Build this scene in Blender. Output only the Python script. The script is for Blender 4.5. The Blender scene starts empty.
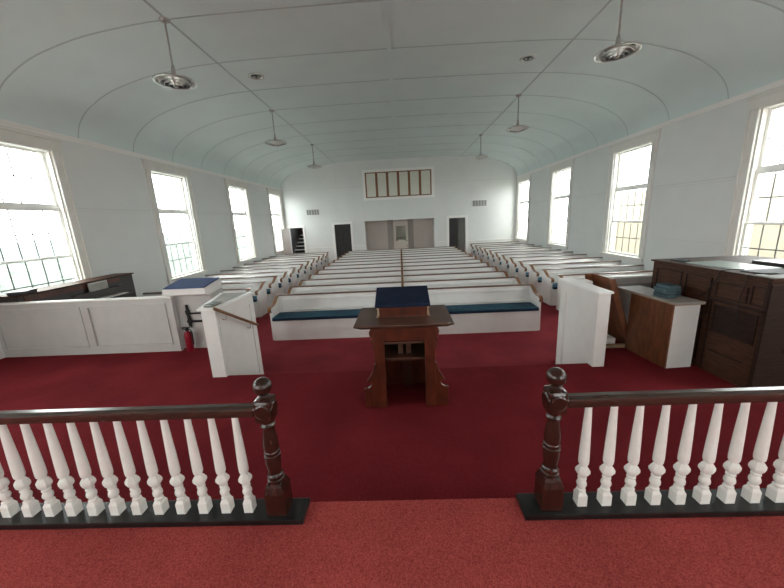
import bpy, bmesh, math, random
from mathutils import Vector, Matrix
random.seed(7)
COL = bpy.context.scene.collection
XL, XR, YB, YF = -6.23, 6.09, 17.83, -3.4
CROWN, L1, L2 = 4.06, 0.45, 0.63
XC = (XL + XR) / 2
ROW0, PITCH = 6.62, 0.863
EXTS = {}

# ------------------------------------------------------------------ materials
def new_mat(name):
    m = bpy.data.materials.new(name); m.use_nodes = True
    nt = m.node_tree
    return m, nt, nt.nodes['Principled BSDF']

def paint(name, col, rough=.6, var=.04, scale=3., bump=0., bscale=80., spec=.3, metallic=0., coat=0.):
    m, nt, b = new_mat(name)
    tc = nt.nodes.new('ShaderNodeTexCoord')
    n = nt.nodes.new('ShaderNodeTexNoise'); n.inputs['Scale'].default_value = scale; n.inputs['Detail'].default_value = 6
    nt.links.new(tc.outputs['Object'], n.inputs['Vector'])
    r = nt.nodes.new('ShaderNodeValToRGB')
    r.color_ramp.elements[0].position = .3; r.color_ramp.elements[1].position = .7
    r.color_ramp.elements[0].color = [c * (1 - var) for c in col] + [1]
    r.color_ramp.elements[1].color = [min(1, c * (1 + var)) for c in col] + [1]
    nt.links.new(n.outputs['Fac'], r.inputs['Fac']); nt.links.new(r.outputs['Color'], b.inputs['Base Color'])
    b.inputs['Roughness'].default_value = rough
    b.inputs['Specular IOR Level'].default_value = spec
    b.inputs['Metallic'].default_value = metallic
    b.inputs['Coat Weight'].default_value = coat
    if bump:
        n2 = nt.nodes.new('ShaderNodeTexNoise'); n2.inputs['Scale'].default_value = bscale; n2.inputs['Detail'].default_value = 3
        nt.links.new(tc.outputs['Object'], n2.inputs['Vector'])
        bp = nt.nodes.new('ShaderNodeBump'); bp.inputs['Strength'].default_value = bump; bp.inputs['Distance'].default_value = .01
        nt.links.new(n2.outputs['Fac'], bp.inputs['Height']); nt.links.new(bp.outputs['Normal'], b.inputs['Normal'])
    return m

def carpet(name, dark, light, scale=420.):
    m, nt, b = new_mat(name)
    tc = nt.nodes.new('ShaderNodeTexCoord')
    n = nt.nodes.new('ShaderNodeTexNoise'); n.inputs['Scale'].default_value = scale; n.inputs['Detail'].default_value = 4
    n2 = nt.nodes.new('ShaderNodeTexNoise'); n2.inputs['Scale'].default_value = 1.6; n2.inputs['Detail'].default_value = 5
    n3 = nt.nodes.new('ShaderNodeTexNoise'); n3.inputs['Scale'].default_value = 150; n3.inputs['Detail'].default_value = 3
    for q in (n, n2, n3): nt.links.new(tc.outputs['Object'], q.inputs['Vector'])
    r = nt.nodes.new('ShaderNodeValToRGB')
    r.color_ramp.elements[0].position = .36; r.color_ramp.elements[1].position = .66
    r.color_ramp.elements[0].color = dark + (1,); r.color_ramp.elements[1].color = light + (1,)
    add = nt.nodes.new('ShaderNodeMix'); add.inputs['Factor'].default_value = .45
    nt.links.new(n.outputs['Fac'], add.inputs[2]); nt.links.new(n3.outputs['Fac'], add.inputs[3])
    nt.links.new(add.outputs[0], r.inputs['Fac'])
    r2 = nt.nodes.new('ShaderNodeValToRGB')
    r2.color_ramp.elements[0].position = .35; r2.color_ramp.elements[1].position = .7
    r2.color_ramp.elements[0].color = (.82, .82, .82, 1); r2.color_ramp.elements[1].color = (1.12, 1.1, 1.1, 1)
    nt.links.new(n2.outputs['Fac'], r2.inputs['Fac'])
    mx = nt.nodes.new('ShaderNodeMix'); mx.data_type = 'RGBA'; mx.blend_type = 'MULTIPLY'; mx.inputs['Factor'].default_value = 1
    nt.links.new(r.outputs['Color'], mx.inputs[6]); nt.links.new(r2.outputs['Color'], mx.inputs[7])
    nt.links.new(mx.outputs[2], b.inputs['Base Color'])
    b.inputs['Roughness'].default_value = .95; b.inputs['Specular IOR Level'].default_value = .03
    bp = nt.nodes.new('ShaderNodeBump'); bp.inputs['Strength'].default_value = .6; bp.inputs['Distance'].default_value = .006
    nt.links.new(add.outputs[0], bp.inputs['Height']); nt.links.new(bp.outputs['Normal'], b.inputs['Normal'])
    return m

def wood(name, dark, light, rough=.3, scale=(1.5, 22., 22.), coat=.2, spec=.5, band=4.):
    m, nt, b = new_mat(name)
    tc = nt.nodes.new('ShaderNodeTexCoord'); mp = nt.nodes.new('ShaderNodeMapping')
    mp.inputs['Scale'].default_value = scale
    nt.links.new(tc.outputs['Object'], mp.inputs['Vector'])
    n = nt.nodes.new('ShaderNodeTexNoise'); n.inputs['Scale'].default_value = band; n.inputs['Detail'].default_value = 8; n.inputs['Distortion'].default_value = .6
    nt.links.new(mp.outputs['Vector'], n.inputs['Vector'])
    r = nt.nodes.new('ShaderNodeValToRGB')
    r.color_ramp.elements[0].position = .32; r.color_ramp.elements[1].position = .7
    r.color_ramp.elements[0].color = dark + (1,); r.color_ramp.elements[1].color = light + (1,)
    nt.links.new(n.outputs['Fac'], r.inputs['Fac']); nt.links.new(r.outputs['Color'], b.inputs['Base Color'])
    b.inputs['Roughness'].default_value = rough; b.inputs['Coat Weight'].default_value = coat
    b.inputs['Coat Roughness'].default_value = .15
    b.inputs['Specular IOR Level'].default_value = spec
    return m

M = {}
M['wall'] = paint('wall_paint', (.735, .75, .735), .55, .02, 2., .12, 40)
M['ceiling'] = paint('ceiling_paint', (.69, .785, .775), .6, .025, 1.5, .15, 60)
M['batten'] = paint('batten_paint', (.50, .565, .56), .6, .03)
M['wallseam'] = paint('wall_batten_paint', (.66, .66, .64), .6, .03)
M['trim'] = paint('trim_paint', (.86, .855, .83), .4, .02, 4)
M['casing'] = paint('casing_paint', (.76, .745, .70), .45, .03, 4)
M['pew'] = paint('pew_paint', (.77, .76, .74), .35, .03, 5., .04, 30, .5)
M['boxwhite'] = paint('furniture_white_paint', (.76, .75, .72), .4, .03, 6., .05, 25, .45)
M['greywhite'] = paint('grey_white_paint', (.50, .485, .47), .45, .05, 5., .05, 25, .4)  # greyer white for the partitions and stand body
M['balwhite'] = paint('baluster_paint', (.82, .81, .77), .33, .03, 25., .05, 60, .5)
M['blue'] = paint('blue_velvet', (.032, .085, .125), .85, .25, 9., .3, 120, .15)
M['bluedark'] = paint('dark_blue_cloth', (.009, .017, .040), .75, .2, 10., .25, 160, .2)
M['bluetop'] = paint('blue_cloth_top', (.035, .065, .17), .8, .15, 10., .2, 160, .2)
M['basepaint'] = paint('black_base_paint', (.008, .009, .009), .28, .5, 12., .1, 30, .5)
M['chrome'] = paint('brushed_metal', (.50, .49, .47), .30, .08, 20., 0, 80, .5, .9)
M['metaldark'] = paint('lamp_interior_metal', (.10, .10, .10), .4, .2, 20., 0, 80, .5, .7)
M['black'] = paint('black_metal', (.012, .012, .013), .4, .1)
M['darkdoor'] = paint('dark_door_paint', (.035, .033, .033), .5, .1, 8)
M['dooredge'] = paint('grey_door_paint', (.20, .20, .19), .5, .05, 8)
M['creamdoor'] = paint('cream_door_paint', (.60, .56, .50), .5, .03)
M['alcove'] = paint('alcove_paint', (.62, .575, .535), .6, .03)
M['alcoveshade'] = paint('alcove_shade_paint', (.42, .385, .355), .6, .03)
M['grille'] = paint('grille_paint', (.42, .43, .42), .5, .1, 30)
M['grilledark'] = paint('grille_dark', (.24, .245, .24), .7, .1)
M['red'] = paint('red_enamel', (.22, .008, .02), .35, .05)
M['paper'] = paint('paper', (.62, .63, .62), .7, .04)
M['paperdark'] = paint('dark_folder', (.07, .075, .08), .6, .1)
M['glassheet'] = paint('pale_green_sheet', (.42, .50, .46), .25, .05)
M['book'] = paint('hymnal_cover', (.025, .065, .085), .5, .2, 12)
M['bookedge'] = paint('book_edge_grey', (.085, .13, .145), .7, .1, 60)
M['pages'] = paint('book_pages', (.55, .52, .45), .8, .1, 60)
M['greenbook'] = paint('dark_green_cover', (.025, .05, .05), .45, .1)
M['gray_top'] = paint('worn_grey_top', (.33, .32, .29), .5, .15, 7)
M['pane_card'] = paint('shutter_panel', (.70, .70, .62), .6, .03)
M['rubber'] = paint('cable_rubber', (.012, .012, .012), .6, .05)
M['carpet'] = carpet('red_carpet', (.125, .012, .016), (.235, .029, .035))
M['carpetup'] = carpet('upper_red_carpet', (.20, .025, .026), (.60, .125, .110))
M['carpetnave'] = carpet('nave_red_carpet', (.17, .021, .028), (.31, .052, .062))
M['mahog'] = wood('dark_mahogany', (.018, .006, .004), (.044, .013, .008), .26, (8, 8, 2), .3)
M['rail'] = wood('dark_rail_wood', (.022, .010, .007), (.050, .022, .014), .24, (3, 30, 30), .5)
M['cherry'] = wood('cherry_wood', (.045, .009, .004), (.115, .024, .009), .35, (3, 3, 1.2), .2)
M['cherrytop'] = wood('worn_cherry_top', (.050, .021, .013), (.12, .052, .030), .45, (2, 14, 14), .2)
M['cap'] = wood('pew_cap_wood', (.070, .024, .010), (.20, .085, .035), .35, (3, 25, 25), .3)
M['capend'] = wood('pew_arm_wood', (.11, .045, .016), (.30, .14, .055), .35, (20, 4, 20), .3)
M['organ'] = wood('organ_walnut', (.040, .016, .009), (.080, .034, .020), .55, (2, 2, 12), .0, .2)
M['organdark'] = wood('organ_dark_walnut', (.014, .007, .005), (.034, .017, .011), .55, (2, 2, 12), .0, .2)
M['piano'] = wood('black_walnut', (.010, .008, .008), (.030, .022, .020), .35, (2, 2, 12), .3)
M['ply'] = wood('brown_plywood', (.105, .033, .012), (.21, .072, .026), .5, (6, 6, 1.5), .05)
M['lightedge'] = wood('plywood_edge', (.25, .16, .09), (.45, .32, .20), .6, (2, 2, 20), 0)
M['framewood'] = wood('golden_oak_frame', (.14, .055, .018), (.30, .14, .055), .45, (2, 2, 6), .1)
M['muntin'] = paint('leaded_muntin', (.16, .17, .165), .5, .1)
M['groundbounce'] = paint('light_bounce_ground', (.42, .41, .38), .9, .4, 2.)  # unseen ground, lightened to bounce daylight up to the ceiling
M['hedge'] = paint('hedge_leaves', (.20, .25, .225), .9, .25, 9.)
M['stucco'] = paint('cream_stucco', (.26, .225, .165), .9, .05, 2.)

def glass_mat(name, tint):
    m = bpy.data.materials.new(name); m.use_nodes = True
    nt = m.node_tree; nt.nodes.clear()
    out = nt.nodes.new('ShaderNodeOutputMaterial')
    tr = nt.nodes.new('ShaderNodeBsdfTransparent'); tr.inputs['Color'].default_value = tint
    tl = nt.nodes.new('ShaderNodeBsdfTranslucent'); tl.inputs['Color'].default_value = (.9, .93, .92, 1)
    gl = nt.nodes.new('ShaderNodeBsdfGlossy'); gl.inputs['Roughness'].default_value = .1
    a = nt.nodes.new('ShaderNodeMixShader'); a.inputs[0].default_value = .03
    nt.links.new(tr.outputs[0], a.inputs[1]); nt.links.new(tl.outputs[0], a.inputs[2])
    b = nt.nodes.new('ShaderNodeMixShader'); b.inputs[0].default_value = .05
    nt.links.new(a.outputs[0], b.inputs[1]); nt.links.new(gl.outputs[0], b.inputs[2])
    nt.links.new(b.outputs[0], out.inputs[0])
    return m
M['glass'] = glass_mat('window_glass', (.95, .97, .96, 1))
M['glasslow'] = glass_mat('screened_glass', (.85, .86, .83, 1))

# ------------------------------------------------------------------ mesh helpers
class MB:
    def __init__(s, smooth=False):
        s.bm = bmesh.new(); s.smooth = smooth
    def box(s, x0, x1, y0, y1, z0, z1, mat=None, bevel=0.):
        vs = []
        for z in (z0, z1):
            for x, y in ((x0, y0), (x1, y0), (x1, y1), (x0, y1)):
                v = Vector((x, y, z)); v = mat @ v if mat else v
                vs.append(s.bm.verts.new(v))
        fs = [s.bm.faces.new([vs[i] for i in q]) for q in ((3, 2, 1, 0), (4, 5, 6, 7), (0, 1, 5, 4), (1, 2, 6, 5), (2, 3, 7, 6), (3, 0, 4, 7))]
        if bevel:
            es = {e for f in fs for e in f.edges}
            bmesh.ops.bevel(s.bm, geom=list(es), offset=bevel, segments=2, profile=.6, affect='EDGES')
        return s
    def hexa(s, b4, t4):
        """two quads, same winding seen from above"""
        vs = [s.bm.verts.new(Vector(p)) for p in list(b4) + list(t4)]
        for q in ((3, 2, 1, 0), (4, 5, 6, 7), (0, 1, 5, 4), (1, 2, 6, 5), (2, 3, 7, 6), (3, 0, 4, 7)):
            s.bm.faces.new([vs[i] for i in q])
        return s
    def prism(s, pts, a, b, axis='x'):
        """pts: 2D outline, extruded from a to b along axis. axis x: (y,z); y: (x,z); z: (x,y)"""
        def P(p, t):
            return {'x': (t, p[0], p[1]), 'y': (p[0], t, p[1]), 'z': (p[0], p[1], t)}[axis]
        A = [s.bm.verts.new(P(p, a)) for p in pts]; B = [s.bm.verts.new(P(p, b)) for p in pts]
        n = len(pts)
        s.bm.faces.new(A); s.bm.faces.new(B[::-1])
        for i in range(n):
            s.bm.faces.new([A[i], B[i], B[(i + 1) % n], A[(i + 1) % n]])
        return s
    def lathe(s, prof, c=(0, 0, 0), seg=16, rot=0., mat=None, capped=True):
        rings = []
        for r, z in prof:
            ring = []
            for i in range(seg):
                a = 2 * math.pi * i / seg + rot
                v = Vector((c[0] + r * math.cos(a), c[1] + r * math.sin(a), c[2] + z))
                ring.append(s.bm.verts.new(mat @ v if mat else v))
            rings.append(ring)
        for A, B in zip(rings, rings[1:]):
            for i in range(seg):
                s.bm.faces.new([A[i], A[(i + 1) % seg], B[(i + 1) % seg], B[i]])
        if capped:
            s.bm.faces.new(rings[0][::-1]); s.bm.faces.new(rings[-1])
        return s
    def tube(s, path, r, seg=10, closed=False):
        pts = [Vector(p) for p in path]; rings = []; n = len(pts)
        for i, p in enumerate(pts):
            if closed: d = pts[(i + 1) % n] - pts[i - 1]
            else: d = pts[min(i + 1, n - 1)] - pts[max(i - 1, 0)]
            d.normalize()
            up = Vector((0, 0, 1)) if abs(d.z) < .9 else Vector((1, 0, 0))
            u = d.cross(up).normalized(); w = u.cross(d)
            rings.append([s.bm.verts.new(p + r * (u * math.cos(2 * math.pi * k / seg) + w * math.sin(2 * math.pi * k / seg))) for k in range(seg)])
        pairs = list(zip(rings, rings[1:])) + ([(rings[-1], rings[0])] if closed else [])
        for A, B in pairs:
            for k in range(seg):
                s.bm.faces.new([A[k], A[(k + 1) % seg], B[(k + 1) % seg], B[k]])
        if not closed:
            s.bm.faces.new(rings[0][::-1]); s.bm.faces.new(rings[-1])
        return s
    def build(s, name, mat, parent=None, bevel=0., smooth=None):
        bmesh.ops.recalc_face_normals(s.bm, faces=s.bm.faces[:])
        me = bpy.data.meshes.new(name); s.bm.to_mesh(me); s.bm.free()
        me.materials.append(mat)
        sm = s.smooth if smooth is None else smooth
        o = bpy.data.objects.new(name, me); COL.objects.link(o)
        if parent: o.parent = parent
        if bevel:
            md = o.modifiers.new('bevel', 'BEVEL'); md.width = bevel; md.segments = 2; md.limit_method = 'ANGLE'; md.angle_limit = math.radians(40)
        if sm:
            for p in me.polygons: p.use_smooth = True
            me.set_sharp_from_angle(angle=math.radians(38))
        return o

def tag(o, label=None, cat=None, group=None, kind=None):
    if label: o['label'] = label
    if cat: o['category'] = cat
    if group: o['group'] = group
    if kind: o['kind'] = kind
    return o
def empty(name, loc=(0, 0, 0), rz=0.):
    o = bpy.data.objects.new(name, None); COL.objects.link(o)
    o.location = loc; o.rotation_euler = (0, 0, rz); o.empty_display_size = .1
    return o
def struct(o): o['kind'] = 'structure'; return o
def copy_tree(o, parent=None):
    c = o.copy(); COL.objects.link(c)
    if parent: c.parent = parent
    for ch in KIDS(o): copy_tree(ch, c)
    return c
def KIDS(o):
    return [x for x in list(COL.objects) if x.parent == o]

# ------------------------------------------------------------------ the setting
def panel_lines(mb, x0, x1, z0, z1, y, w=.02, d=.008):
    """thin raised moulding rectangle on a face at y (facing -y)"""
    mb.box(x0, x1, y - d, y + .002, z0, z0 + w); mb.box(x0, x1, y - d, y + .002, z1 - w, z1)
    mb.box(x0, x0 + w, y - d, y + .002, z0 + w, z1 - w); mb.box(x1 - w, x1, y - d, y + .002, z0 + w, z1 - w)

# nave floor
struct(MB().box(XL - .3, XR + .3, YF - .3, 20.6, -.15, 0).build('floor', M['carpetnave']))
# chancel platform with side wings and two steps down to the nave
mb = MB()
mb.box(XL + .001, XR - .001, 1.62, 3.70, .001, L1)
mb.box(XL + .001, -2.70, 3.70, 5.42, .001, L1)
mb.box(XL + .001, -5.45, 5.42, 6.88, .001, L1)
mb.box(-2.70, -2.43, 3.70, 4.50, .001, L1)
mb.box(2.34, XR - .001, 3.70, 4.80, .001, L1)
struct(mb.build('floor', M['carpet']))
mb = MB()
mb.box(-2.12, 2.12, 3.701, 4.0, .001, .30); mb.box(-2.12, 2.12, 4.0, 4.3, .001, .15)
struct(mb.build('floor', M['carpet']))
# upper platform the communion rail stands on
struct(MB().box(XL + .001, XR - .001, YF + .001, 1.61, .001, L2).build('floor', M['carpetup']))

# side walls with window openings
WW, WZ0, WZ1 = .70, .95, 3.76
WY = [-2.16, 1.64, 5.44, 9.24, 13.04, 16.84]  # windows beside and behind the camera are unseen, added to light the foreground
def side_wall(name, x0, x1):
    mb = MB()
    mb.box(x0, x1, YF - .25, YB, -.15, WZ0); mb.box(x0, x1, YF - .25, YB, WZ1, CROWN + .16)
    ys = [YF - .25] + [v for y in WY for v in (y - WW - .02, y + WW + .02)] + [YB]
    for a, b in zip(ys[::2], ys[1::2]): mb.box(x0, x1, a, b, WZ0, WZ1)
    return struct(mb.build(name, M['wall']))
side_wall('wall_left', XL - .25, XL)
side_wall('wall_right', XR, XR + .25)
# wall behind the camera, with openings for the added windows
mb = MB(); xs = XL - .25
for xc in (-3.6, 3.4):
    mb.box(xs, xc - WW - .02, YF - .25, YF, -.15, 5.6); mb.box(xc - WW - .02, xc + WW + .02, YF - .25, YF, -.15, WZ0); mb.box(xc - WW - .02, xc + WW + .02, YF - .25, YF, WZ1, 5.6); xs = xc + WW + .02
mb.box(xs, XR + .25, YF - .25, YF, -.15, 5.6)
struct(mb.build('wall_front', M['wall']))

# back wall with three doorways and the alcove opening
D1 = (-6.02, -5.27, 2.05); D2 = (-3.55, -2.68, 2.12); D3 = (2.58, 3.45, 2.16); AL = (-1.90, 1.80, 2.21)
mb = MB(); xs = XL - .25
for a, b, t in (D1, D2, AL, D3):
    mb.box(xs, a, YB, YB + .2, -.15, 5.6); mb.box(a, b, YB, YB + .2, t, 5.6); xs = b
mb.box(xs, XR + .25, YB, YB + .2, -.15, 5.6)
struct(mb.build('wall_back', M['wall']))

# ceiling shell: flat middle with a curved cove down to each side wall
PROF = [(0, 4.06), (.05, 4.24), (.13, 4.39), (.28, 4.55), (.44, 4.66), (.65, 4.78), (.91, 4.89), (1.25, 4.99), (1.59, 5.07), (2.12, 5.15), (2.9, 5.22), (4.2, 5.255), (6.16, 5.27)]
def czd(d):
    for (a, za), (b, zb) in zip(PROF, PROF[1:]):
        if d <= b: return za + (zb - za) * (d - a) / (b - a)
    return 5.27
def cz(x): return czd(min(x - XL, XR - x))
# smoother sampling of the cove (Catmull-Rom through the profile)
def catmull(P, n=5):
    out = []
    for i in range(len(P) - 1):
        p0 = P[max(i - 1, 0)]; p1 = P[i]; p2 = P[i + 1]; p3 = P[min(i + 2, len(P) - 1)]
        for k in range(n):
            t = k / n
            out.append(tuple(.5 * ((2 * p1[j]) + (-p0[j] + p2[j]) * t + (2 * p0[j] - 5 * p1[j] + 4 * p2[j] - p3[j]) * t * t + (-p0[j] + 3 * p1[j] - 3 * p2[j] + p3[j]) * t ** 3) for j in (0, 1)))
    out.append(P[-1]); return out
PROF = catmull(PROF)
half = [(XL + d, z) for d, z in PROF]
under = half + [(XR - d, z) for d, z in PROF[::-1]][1:]
def shell(mb, line, y0, y1, t):
    lo = [(mb.bm.verts.new((x, y0, z)), mb.bm.verts.new((x, y1, z))) for x, z in line]
    hi = [(mb.bm.verts.new((x, y0, z + t)), mb.bm.verts.new((x, y1, z + t))) for x, z in line]
    for i in range(len(line) - 1):
        mb.bm.faces.new([lo[i][0], lo[i + 1][0], lo[i + 1][1], lo[i][1]])
        mb.bm.faces.new([hi[i][0], hi[i][1], hi[i + 1][1], hi[i + 1][0]])
        mb.bm.faces.new([lo[i][0], hi[i][0], hi[i + 1][0], lo[i + 1][0]])
        mb.bm.faces.new([lo[i][1], lo[i + 1][1], hi[i + 1][1], hi[i][1]])
    mb.bm.faces.new([lo[0][0], lo[0][1], hi[0][1], hi[0][0]]); mb.bm.faces.new([lo[-1][0], hi[-1][0], hi[-1][1], lo[-1][1]])
ext = [(XL - .25, 4.06)] + under + [(XR + .25, 4.06)]
mb = MB(); shell(mb, ext, YF, YB, .25)
struct(mb.build('ceiling', M['ceiling'], smooth=True))
# seams: transverse ribs and three lengthwise battens
mb = MB()
y = 5.41 - 1.352 * 6
while y < YB - .3:
    shell(mb, [(x, z - .006) for x, z in under], y - .011, y + .011, .004); y += 1.352
for x in (-3.25, 3.22):
    z = cz(x); mb.box(x - .014, x + .014, YF + .01, YB - .01, z - .010, z + .004)
struct(mb.build('trim_1', M['batten']))
struct(MB().box(XC - .04, XC + .04, YF + .01, YB - .01, 5.252, 5.272).build('trim_1', M['ceiling']))
# crown mouldings
mb = MB()
for x, s in ((XL, 1), (XR, -1)):
    mb.prism([(x, 4.0), (x + s * .015, 4.0), (x + s * .02, 4.03), (x + s * .035, 4.065), (x + s * .04, 4.085), (x, 4.085)], YF + .002, YB - .002, 'y')
struct(mb.build('trim_2', M['trim']))
# wall battens (wallboard joints)
mb = MB()
gaps = [(a + .94, b - .94) for a, b in zip([WY[0]] + WY[1:-1], WY[1:])] + [(YF, WY[0] - .94)]
for a, b in gaps:
    for x, s in ((XL, 1), (XR, -1)):
        xx = sorted((x, x + s * .008))
        z = 2.74 if s > 0 else 2.69
        mb.box(*xx, a, b, z, z + .02); mb.box(*xx, a, b, z - .05, z - .04)
        mb.box(*xx, a, b, 1.50, 1.508)
mb.box(XL + .01, XR - .01, YB - .008, YB - .0005, 3.985, 4.005)
mb.box(-3.3, -3.28, YB - .006, YB - .0005, 4.0, 5.15)
struct(mb.build('trim_3', M['wallseam']))
# chair rail on the back wall
mb = MB()
for a, b in ((XL + .3, D1[0] - .13), (D1[1] + .13, D2[0] - .13), (D2[1] + .13, AL[0] - .10), (AL[1] + .10, D3[0] - .13), (D3[1] + .13, XR - .005)):
    if b > a + .02:
        mb.box(a, b, YB - .035, YB - .0005, .92, .965); mb.box(a, b, YB - .018, YB - .0005, .80, .83)
struct(mb.build('trim_4', M['trim']))
# baseboards
for nm, x, s in (('baseboard_left', XL, 1), ('baseboard_right', XR, -1)):
    xx = sorted((x, x + s * .02))
    struct(MB().box(*xx, 6.9 if s > 0 else 5.62, YB, 0, .16).build(nm, M['trim']))
mb = MB()
for a, b in ((D1[1] + .13, D2[0] - .13), (D2[1] + .13, AL[0] - .10), (AL[1] + .10, D3[0] - .13), (D3[1] + .13, XR - .03)):
    mb.box(a, b, YB - .02, YB - .0005, 0, .16)
struct(mb.build('baseboard_back', M['trim']))
# casings of the doorways and the alcove
for n, (a, b, t), w in ((5, D1, .12), (6, D2, .12), (7, D3, .12), (8, AL, .09)):
    mb = MB()
    mb.box(a - w, a, YB - .03, YB - .0005, 0, t + w); mb.box(b, b + w, YB - .03, YB - .0005, 0, t + w); mb.box(a, b, YB - .03, YB - .0005, t, t + w)
    struct(mb.build('trim_%d' % n, M['trim'] if n < 8 else M['wall'], bevel=.006))

# rooms behind the back wall
mb = MB()
mb.box(XL - .25, -5.2, 20.4, 20.6, 0, 3.2); mb.box(-4.2, XR + .25, 20.4, 20.6, 0, 3.2); mb.box(-5.2, -4.2, 20.4, 20.6, 0, .9); mb.box(-5.2, -4.2, 20.4, 20.6, 2.7, 3.2); mb.box(XL - .25, XL - .05, YB + .2, 20.4, 0, 3.2); mb.box(-4.1, -4.0, YB + .2, 20.4, 0, 3.2); mb.box(XR + .05, XR + .25, YB + .2, 20.4, 0, 3.2)  # end wall opening is out of view, added to light the stair
mb.box(XL - .25, XR + .25, YB + .2, 20.6, 3.2, 3.35)
mb.box(-2.55, -2.45, YB + .2, 20.4, 0, 3.2); mb.box(2.35, 2.45, YB + .2, 20.4, 0, 3.2)
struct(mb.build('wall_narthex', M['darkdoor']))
AD = .95
mb = MB()
mb.box(AL[0] - .1, AL[1] + .1, YB + AD, YB + AD + .1, 0, 2.4)
mb.box(AL[0] - .1, AL[0], YB + .2, YB + AD, 0, 2.4); mb.box(AL[1], AL[1] + .1, YB + .2, YB + AD, 0, 2.4)
mb.box(AL[0] - .1, AL[1] + .1, YB + .2, YB + AD + .6, 2.30, 2.4)
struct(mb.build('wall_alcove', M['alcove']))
mb = MB(); mb.box(-.74, -.40, YB + AD - .05, YB + AD - .001, 0, 2.299); mb.box(.38, .72, YB + AD - .05, YB + AD - .001, 0, 2.299)  # flat boards in a darker tone, painted shade either side of the cabinet
struct(mb.build('wall_alcove', M['alcoveshade']))
mb = MB(); mb.box(AL[0], -.8, YB + AD - .02, YB + AD - .0005, .90, .94); mb.box(.74, AL[1], YB + AD - .02, YB + AD - .0005, .90, .94)
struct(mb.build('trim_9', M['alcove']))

# doors
d = empty('door_1', (-6.03, YB - .035, 0)); struct(d)
leaf = MB(); leaf.box(-.02, .02, -.86, 0, .01, 2.03)
o = leaf.build('door_leaf', M['creamdoor'], d); o.rotation_euler = (0, 0, math.radians(-8))
k = MB(True); k.lathe([(.012, 0), (.012, .03), (.028, .04), (.03, .055), (.018, .07)], (0, 0, 0), 12, mat=Matrix.Translation((.02, -.73, .98)) @ Matrix.Rotation(math.pi / 2, 4, 'Y'))
k.build('door_handle', M['chrome'], o)
d = empty('door_2', ((D2[0] + D2[1]) / 2, YB + .06, 0)); struct(d)
for s in (-1, 1):
    mb = MB(); x0, x1 = sorted((s * .004, s * .43)); mb.box(x0, x1, 0, .04, .01, 2.11)
    panel_lines(mb, x0 + .07, x1 - .07, .2, .95, 0, .018, .01); panel_lines(mb, x0 + .07, x1 - .07, 1.08, 1.98, 0, .018, .01)
    lf = mb.build('door_leaf', M['darkdoor'], d)
    if s > 0:
        MB(True).lathe([(.012, 0), (.012, .03), (.03, .045), (.02, .065)], (0, 0, 0), 12, mat=Matrix.Translation((.06, 0, .98)) @ Matrix.Rotation(math.pi / 2, 4, 'X')).build('door_handle', M['black'], lf)
        MB(True).lathe([(.05, 0), (.05, .01), (.0, .012)], (0, 0, 0), 16, mat=Matrix.Translation((.20, -.002, 1.80)) @ Matrix.Rotation(math.pi / 2, 4, 'X'), capped=False).build('round_sign', M['black'], lf)
d = empty('door_3', (D3[0] + .02, YB + .08, 0)); struct(d)
MB().box(0, .42, 0, .04, .01, 2.14).build('door_leaf', M['darkdoor'], d)
o = MB().box(-.42, 0, 0, .04, .01, 2.14).build('door_leaf', M['dooredge'], d); o.location = (.83, .0, 0); o.rotation_euler = (0, 0, math.radians(-25))
MB(True).lathe([(.012, 0), (.012, .03), (.03, .045), (.02, .065)], (0, 0, 0), 12, mat=Matrix.Translation((-.36, 0, .98)) @ Matrix.Rotation(math.pi / 2, 4, 'X')).build('door_handle', M['black'], o)

# staircase seen through the left doorway
t = empty('staircase', (-6.54, YB + .30, 0)); tag(t, 'narrow white-edged stair rising in the dark beyond the open cream door', 'stairs')
for i in range(8):
    MB().box(.28 + .03 * i, 1.25, .1 + .22 * i, .1 + .22 * (i + 1) + .03, .2 * i + .16, .2 * i + .21).build('tread', M['trim'], t)
    MB().box(.30 + .03 * i, 1.23, .11 + .22 * i, .13 + .22 * i, .2 * i, .2 * i + .16).build('riser', M['darkdoor'], t)
MB().prism([(.1, 0), (.3, 0), (1.9, 1.45), (1.9, 1.7), (1.8, 1.7)], 1.26, 1.30, 'x').build('stringer', M['creamdoor'], t)

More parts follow.
